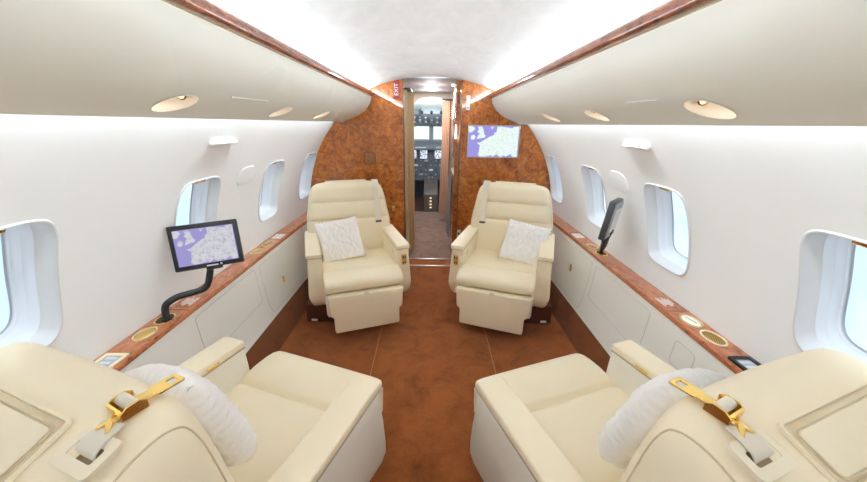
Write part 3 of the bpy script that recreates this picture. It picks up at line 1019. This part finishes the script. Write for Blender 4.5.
# ------------------------------------------------------------------ small things on the walls
for sx, yc, zc in ((-1, 1.69, 1.349), (1, 1.682, 1.357)):
    a = math.asin((zc - ZC) / RAD)
    p = Vector(wall_map(sx, -.010)(yc, a))
    bm = BM()
    prism(bm, [(-.012, -.008), (.006, -.012), (.014, -.004), (.014, .006), (-.012, .010)], 'x', -.098, .098, .003)
    xf(bm, Matrix.Translation(p) @ Matrix.Rotation(-sx * PI / 2, 4, 'Z') @ Matrix.Rotation(0, 4, 'X') @ Matrix.Scale(-1, 4, (0, 1, 0)))
    o = obj('coat_rail', bm, WHITE)
    tag(o, 'short white rail on the wall above the windows on the ' + side_word[sx], 'rail')
for sx, yc, zc in ((-1, 2.09, 1.125), (1, 2.03, 1.13)):
    ac = math.asin((zc - ZC) / RAD)
    def ringo(sc, d):
        g = wall_map(sx, d)
        return [g(yc + p * sc, ac + q * sc) for p, q in superloop([(math.cos(t * PI / 24), math.sin(t * PI / 24)) for t in range(48)], .098, .050, 3.)]
    o = thing('oxygen_cover', 'rounded white cover plate in the wall on the ' + side_word[sx], 'cover')
    bm = BM(); loft(bm, [ringo(1.05, .002), ringo(1.04, -.001), ringo(1.0, -.001), ringo(.985, .003)], True, False, False)
    obj('rim', bm, WHITE, o)
    bm = BM(); loft(bm, [ringo(.985, .002), ringo(.97, -.004), ringo(.6, -.006), ringo(.2, -.006)], True, False, True)
    obj('plate', bm, PLASTIC, o)

# ------------------------------------------------------------------ forward aisle and cockpit
CY = 5.05          # cockpit doorway
struct('ceiling_aisle', bx((0, (D + .045 + CY) / 2, 1.87), (1.3, CY - D - .045, .04)), mat('aisle_ceiling', (.70, .72, .76), .6), 'flat blue grey ceiling of the forward aisle', smooth=False)
struct('wall_aisle_left', bx((-.62, (D + CY) / 2 + .02, .92), (.04, CY - D - .05, 1.9)), DARKWOOD, 'dark veneer wall of the forward aisle behind the tan curtain', smooth=False)
struct('wall_aisle_right', bx((.62, (D + CY) / 2 + .02, .92), (.04, CY - D - .05, 1.9)), DARKWOOD, 'dark veneer wall of the forward aisle behind the galley', smooth=False)
for k, (x, y) in enumerate(((0, 4.05), (0, 4.66))):
    o = thing('downlight', 'round aisle ceiling downlight ' + ('nearer the cabin' if k == 0 else 'nearer the cockpit'), 'downlight', (x, y, 1.85))
    bm = BM(); ring_plate(bm, ell(.075, .075, 28), ell(.060, .060, 28), -.006, .0); obj('ring', bm, WHITE, o)
    bm = BM(); loft(bm, [[(p, q, -.002) for p, q in ell(.061, .061, 28)], [(p, q, -.004) for p, q in ell(.02, .02, 28)]], True, False, True); obj('lens', bm, LAMP, o)
o = thing('downlight', 'square bright ceiling light above the galley', 'downlight', (.275, 4.0, 1.85))
obj('frame', bx((0, 0, -.003), (.13, .18, .006), .002), WHITE, o)
obj('lens', bx((0, 0, -.007), (.11, .16, .004)), LAMP, o)


def curtain(name, label, m, pts, z0, z1, amp, waves, flare=0.):
    """pleated cloth hung along a line of two points"""
    (xa, ya), (xb, yb) = pts
    L = math.hypot(xb - xa, yb - ya)
    nx, ny = -(yb - ya) / L, (xb - xa) / L
    n = waves * 10
    rings = []
    for j in range(13):
        t = j / 12
        z = z1 + (z0 - z1) * t
        row = []
        for i in range(n + 1):
            u = i / n
            uu = u + (u - 1) * flare * t * t
            a = amp * (.6 + .5 * t) * math.sin(2 * PI * waves * u + .6 * math.sin(3 * t + u * 4))
            row.append((xa + (xb - xa) * uu + nx * a, ya + (yb - ya) * uu + ny * a, z))
        rings.append(row)
    back = [[(p[0] + nx * .003, p[1] + ny * .003, p[2]) for p in r] for r in rings]
    bm = BM()
    loft(bm, [r + list(reversed(b)) for r, b in zip(rings, back)], True, True, True)
    return tag(obj(name, bm, m, angle=70), label, 'curtain')


curtain('curtain', 'cream pleated curtain edge against the doorway jamb', CURTAIN_CREAM, ((-.290, D + .075), (-.240, D + .075)), .02, 1.745, .010, 3)
curtain('curtain', 'tan pleated curtain hanging in the doorway opposite the galley', CURTAIN, ((-.285, D + .30), (-.188, D + .36)), .02, 1.745, .016, 5)
tag(obj('curtain_track', bx((-.26, D + .22, 1.753), (.12, .36, .016), .004), BLACK), 'dark ceiling track above the tan curtain', 'curtain track')
curtain('curtain', 'rose tan curtain flaring at the hem beside the cockpit opening', CURTAIN_ROSE, ((.150, CY - .06), (.255, CY - .10)), .13, 1.74, .014, 5, .30)
curtain('curtain', 'grey pleated curtain hanging low in front of the galley', CURTAIN_GREY, ((.205, D + .62), (.232, D + .34)), .16, .86, .012, 5)
tag(obj('curtain_track', bx((.215, CY - .08, 1.758), (.16, .05, .02), .004), DARK), 'dark track above the rose tan curtain', 'curtain track')

# galley cabinet on the right of the aisle
o = thing('galley_cabinet', 'tall dark veneer galley cabinet with a counter niche by the doorway', 'cabinet', (.40, D + .50, 0))
obj('upper_cabinet', bx((.02, .10, 1.465), (.36, .72, .74), .004), DARKWOOD, o)
obj('lower_cabinet', bx((.04, .10, .44), (.33, .72, .88), .004), DARKWOOD, o)
tag(obj('counter', bx((.035, .10, .895), (.36, .74, .022), .004), STEEL, o), 'pale metal counter')
tag(obj('end_panel', bx((.02, -.36, .92), (.36, .03, 1.84), .004), BURL, o), 'burl end panel')
tag(obj('light_strip', bx((-.155, -.385, 1.37), (.010, .012, .13), .003), STRIP, o), 'lit white strip')
o = thing('galley_tray', 'white tray leaning on the galley counter', 'tray', (.300, D + .34, .907))
obj('tray', bx((0, 0, .085), (.012, .16, .16), .004, M=Matrix.Rotation(.25, 4, 'Y')), WHITE, o)
for k in range(3):
    bm = BM(); x = .350 + .03 * k; y = D + .28 + .07 * k
    tube(bm, [(x, y, .907), (x, y, .96), (x, y, 1.0), (x, y, 1.03)], [.016, .016, .008, .007], 12)
    tag(obj('bottle', bm, GREY), 'small grey bottle on the galley counter, ' + ['nearest the doorway', 'in the middle', 'nearest the cockpit'][k], 'bottle', 'galley bottles')

# cockpit doorway wall and cockpit shell
bm = BM()
prism(bm, [(-.62, 0), (-.255, 0), (-.255, 1.70), (-.16, 1.775), (.0, 1.795), (.16, 1.775), (.255, 1.70), (.255, 0), (.62, 0), (.62, 1.89), (-.62, 1.89)], 'y', CY, CY + .04)
struct('wall_cockpit', bm, mat('cockpit_wall_cream', (.62, .56, .46), .6), 'cream partition with the arched cockpit opening', smooth=False)
struct('floor_cockpit', bx((0, 6.4, -.02), (1.9, 1.45, .04)), PLINTH, 'dark cockpit floor', smooth=False)
bm = BM()
xs = [-.95 + 1.9 * i / 24 for i in range(25)]
prof = [(5.09, 1.86), (5.6, 1.80), (6.1, 1.68), (6.5, 1.54), (6.72, 1.42)]
loft(bm, [[(x, y, z - .30 * (x / .95) ** 2) for x in xs] for y, z in prof], False, False, False)
struct('ceiling_cockpit', bm, COCKPIT_LINING, 'pale green white cockpit ceiling curving down to the windshield', angle=60)
for sx in (-1, 1):
    struct('wall_cockpit_' + ('left' if sx < 0 else 'right'), bx((sx * .96, 5.95, .75), (.04, 1.75, 1.7)), COCKPIT_GREY, 'dark cockpit side wall on the ' + side_word[sx], smooth=False)
# windshield: frame with two openings and panes
bm = BM()
box(bm, (0, 6.76, 1.13), (1.9, .05, .06))
box(bm, (0, 6.73, 1.43), (1.9, .05, .07))
for x, wd in ((0, .085), (-.62, .06), (.62, .06)): box(bm, (x, 6.745, 1.28), (wd, .05, .28), .01)
box(bm, (-.82, 6.745, 1.28), (.34, .04, .3)); box(bm, (.82, 6.745, 1.28), (.34, .04, .3))
w = struct('window_15', bm, mat('windshield_frame', (.42, .47, .48), .5), 'two-pane cockpit windshield above the instrument panel', smooth=False)
for sx in (-1, 1): obj('pane', bx((sx * .32, 6.77, 1.28), (.58, .008, .26)), GLASS, w)
struct('wall_cockpit_front', bx((0, 6.90, .50), (1.9, .04, 1.24)), COCKPIT_GREY, 'dark cockpit nose below the windshield', smooth=False)

o = thing('instrument_panel', 'dark cockpit instrument panel with lit displays below the windshield', 'instrument panel', (0, 6.35, 0))
bm = BM()
prism(bm, [(-.02, .44), (.0, .42), (.36, .42), (.36, 1.03), (.06, 1.03), (.03, 1.0)], 'x', -.88, .88)
obj('panel', bm, COCKPIT_GREY, o)
bm = BM(); prism(bm, [(-.09, 1.00), (-.10, 1.03), (-.06, 1.075), (.12, 1.11), (.38, 1.12), (.38, 1.03)], 'x', -.88, .88)
tag(obj('glareshield', bm, mat('glareshield', (.20, .23, .27), .7), o), 'grey glareshield')
for x, z, a, b in ((-.50, .91, .13, .15), (-.335, .91, .13, .15), (-.135, .91, .13, .15), (.13, .91, .13, .15), (.33, .91, .13, .15), (.50, .91, .13, .15)):
    e = obj('display', bx((x, -.014, z), (a + .016, .012, b + .016), .003), BLACK, o)
    obj('display_glass', bx((x, -.0215, z), (a, .004, b)), DISPLAY, e)
for x in (-.19, .19):
    obj('glare_panel', bx((x, -.092, 1.035), (.20, .018, .022), .004, M=None), mat('glare_light', (.55, .58, .62), .4), o)
rnd = random.Random(3)
for k in range(26):
    x = -.28 + .56 * ((k % 7) / 6); z = .80 - .085 * (k // 7)
    if k % 5 == 2:
        obj('keypad', bx((x, -.016, z), (.075, .012, .035), .002), PLASTIC if k % 2 else GREY, o)
    else:
        bm = BM(); tube(bm, [(x, -.008, z), (x, -.030, z)], .011 + .006 * rnd.random(), 10); obj('knob', bm, GREY if k % 3 else DARK, o)

o = thing('throttle_pedestal', 'narrow dark centre pedestal with small lit switches between pilot positions', 'pedestal', (0, 5.75, 0))
bm = BM(); prism(bm, [(-.10, 0), (.56, 0), (.56, .50), (.42, .50), (-.04, .36), (-.10, .30)], 'x', -.12, .12, .008)
obj('console', bm, mat('pedestal_brown_grey', (.12, .10, .09), .5), o)
for k in range(4):
    obj('lit_switch', bx((0, -.104, .245 - .055 * k), (.034, .010, .024), .003), WARMLAMP, o)
for sx in (-1, 1):
    bm = BM(); tube(bm, [(sx * .03, .2, .44), (sx * .03, .17, .54), (sx * .03, .16, .56)], [.008, .008, .016], 8); obj('throttle_lever', bm, GREY, o)

o = thing('overhead_panel', 'grey cockpit overhead panel of switches above the windshield', 'control panel', (0, 6.2, 1.60))
bm = BM(); box(bm, (0, .02, -.03), (.74, .34, .09), .012, M=Matrix.Rotation(-.42, 4, 'X')); obj('housing', bm, mat('overhead_grey', (.30, .35, .40), .5), o)
bm = BM(); box(bm, (0, -.08, -.03), (.36, .26, .12), .012, M=Matrix.Rotation(-.42, 4, 'X')); obj('centre_block', bm, mat('overhead_grey2', (.38, .43, .47), .5), o)
for k in range(21):
    x = -.30 + .10 * (k % 7); r = k // 7
    bm = bx((x, -.06 + .09 * r, -.090), (.040, .026, .022), .003, M=Matrix.Rotation(-.42, 4, 'X'))
    obj('switch', bm, GREY if k % 2 else PLASTIC, o)
for k, x in enumerate((-.16, 0, .16)):
    bm = BM(); tube(bm, [(x, -.26, .03), (x, -.29, .01)], .022, 12); obj('air_nozzle', bm, DARK, o)

# ------------------------------------------------------------------ lights
def area(name, loc, rot, sx, sy, power, color=(1, 1, 1)):
    l = bpy.data.lights.new(name, 'AREA')
    l.shape = 'RECTANGLE'; l.size = sx; l.size_y = sy; l.energy = power; l.color = color
    o = bpy.data.objects.new(name, l)
    o.location = loc; o.rotation_euler = rot
    COL.objects.link(o)
    return o


LEN = D - REAR - .15
for sx in (-1, 1):
    area('cove_lamp', (sx * .566, (D + REAR) / 2, 1.732), (PI, sx * -.75, 0), .012, LEN, 19, (.82, .92, 1))
    wl = area('wall_wash_lamp', (sx * .868, (D + REAR) / 2, 1.484), (0, -sx * .62, 0), .02, LEN, 5.5, (.82, .92, 1))
    wl.data.spread = 1.7
    f, Lm = val_map(sx)
    for y in READ[sx]:
        p = f(y, Lm - .098)
        l = bpy.data.lights.new('reading_lamp', 'POINT'); l.energy = .045; l.color = (1, .86, .68); l.shadow_soft_size = .006
        o = bpy.data.objects.new('reading_lamp', l); o.location = (p[0], y - .012, p[2] + .004); COL.objects.link(o)

def point(name, loc, power, r=.04, color=(1, 1, 1)):
    l = bpy.data.lights.new(name, 'POINT'); l.energy = power; l.shadow_soft_size = r; l.color = color
    o = bpy.data.objects.new(name, l); o.location = loc; COL.objects.link(o)


point('cockpit_fill_light', (0, 5.5, 1.62), 8, .1, (.93, .97, 1))  # added fill with no fitting of its own, brightens the dark cockpit
for y in (4.05, 4.66):
    point('aisle_ceiling_fill', (0, y, 1.74), .9, .05, (.95, .97, 1))  # extra point below each downlight, added to brighten the aisle ceiling
    area('aisle_downlight_lamp', (0, y, 1.842), (0, 0, 0), .12, .12, 5, (1, .98, .95))
point('galley_lamp', (.275, 4.0, 1.78), .8)

# ------------------------------------------------------------------ sky outside
W = bpy.data.worlds.new('sky')
S.world = W
W.use_nodes = True
nt = W.node_tree
bg = nt.nodes['Background']
tc = nt.nodes.new('ShaderNodeTexCoord')
sep = nt.nodes.new('ShaderNodeSeparateXYZ')
nt.links.new(tc.outputs['Generated'], sep.inputs[0])
rp = nt.nodes.new('ShaderNodeValToRGB')
for k, (p, c) in enumerate(((.41, (.46, .62, .78)), (.495, (.78, .83, .87)))): rp.color_ramp.elements[k].position = p; rp.color_ramp.elements[k].color = (*c, 1)
e = rp.color_ramp.elements.new(1.); e.color = (.35, .55, .80, 1)
mr = nt.nodes.new('ShaderNodeMapRange'); mr.inputs[1].default_value = -1; mr.inputs[2].default_value = 1
nt.links.new(sep.outputs['Z'], mr.inputs[0]); nt.links.new(mr.outputs[0], rp.inputs['Fac'])
ns = nt.nodes.new('ShaderNodeTexNoise'); ns.inputs['Scale'].default_value = 2.2; ns.inputs['Detail'].default_value = 6
nt.links.new(tc.outputs['Generated'], ns.inputs['Vector'])
cr = nt.nodes.new('ShaderNodeValToRGB'); cr.color_ramp.elements[0].position = .50; cr.color_ramp.elements[1].position = .66
nt.links.new(ns.outputs['Fac'], cr.inputs['Fac'])
mx = nt.nodes.new('ShaderNodeMix'); mx.data_type = 'RGBA'
nt.links.new(cr.outputs['Color'], mx.inputs[0]); nt.links.new(rp.outputs['Color'], mx.inputs[6]); mx.inputs[7].default_value = (.86, .87, .88, 1)
nt.links.new(mx.outputs[2], bg.inputs['Color'])
bg.inputs['Strength'].default_value = 1.12

# ------------------------------------------------------------------ camera
F_, TH, ROLL, YAW = 335., math.radians(19.25), .0142, .0105
cyw, syw = math.cos(YAW), math.sin(YAW)
r_ = Vector((cyw, -syw, 0)); fh = Vector((syw, cyw, 0)); zz = Vector((0, 0, 1))
fw = fh * math.cos(TH) - zz * math.sin(TH); up = fh * math.sin(TH) + zz * math.cos(TH)
c, s = math.cos(ROLL), math.sin(ROLL)
R2, U2 = r_ * c + up * s, up * c - r_ * s
cam = bpy.data.cameras.new('camera')
cam.sensor_width = 36; cam.lens = F_ / 867 * 36; cam.clip_start = .02
co = bpy.data.objects.new('camera', cam)
COL.objects.link(co)
co.matrix_world = Matrix(((R2.x, U2.x, -fw.x, 0), (R2.y, U2.y, -fw.y, 0), (R2.z, U2.z, -fw.z, 1.44), (0, 0, 0, 1)))
S.camera = co

vs = S.view_settings
vs.view_transform = 'Standard'; vs.look = 'None'; vs.gamma = 1; vs.use_curve_mapping = False
vs.exposure = 0.68
S.cycles.max_bounces = 14
S.cycles.diffuse_bounces = 10
S.cycles.transparent_max_bounces = 12
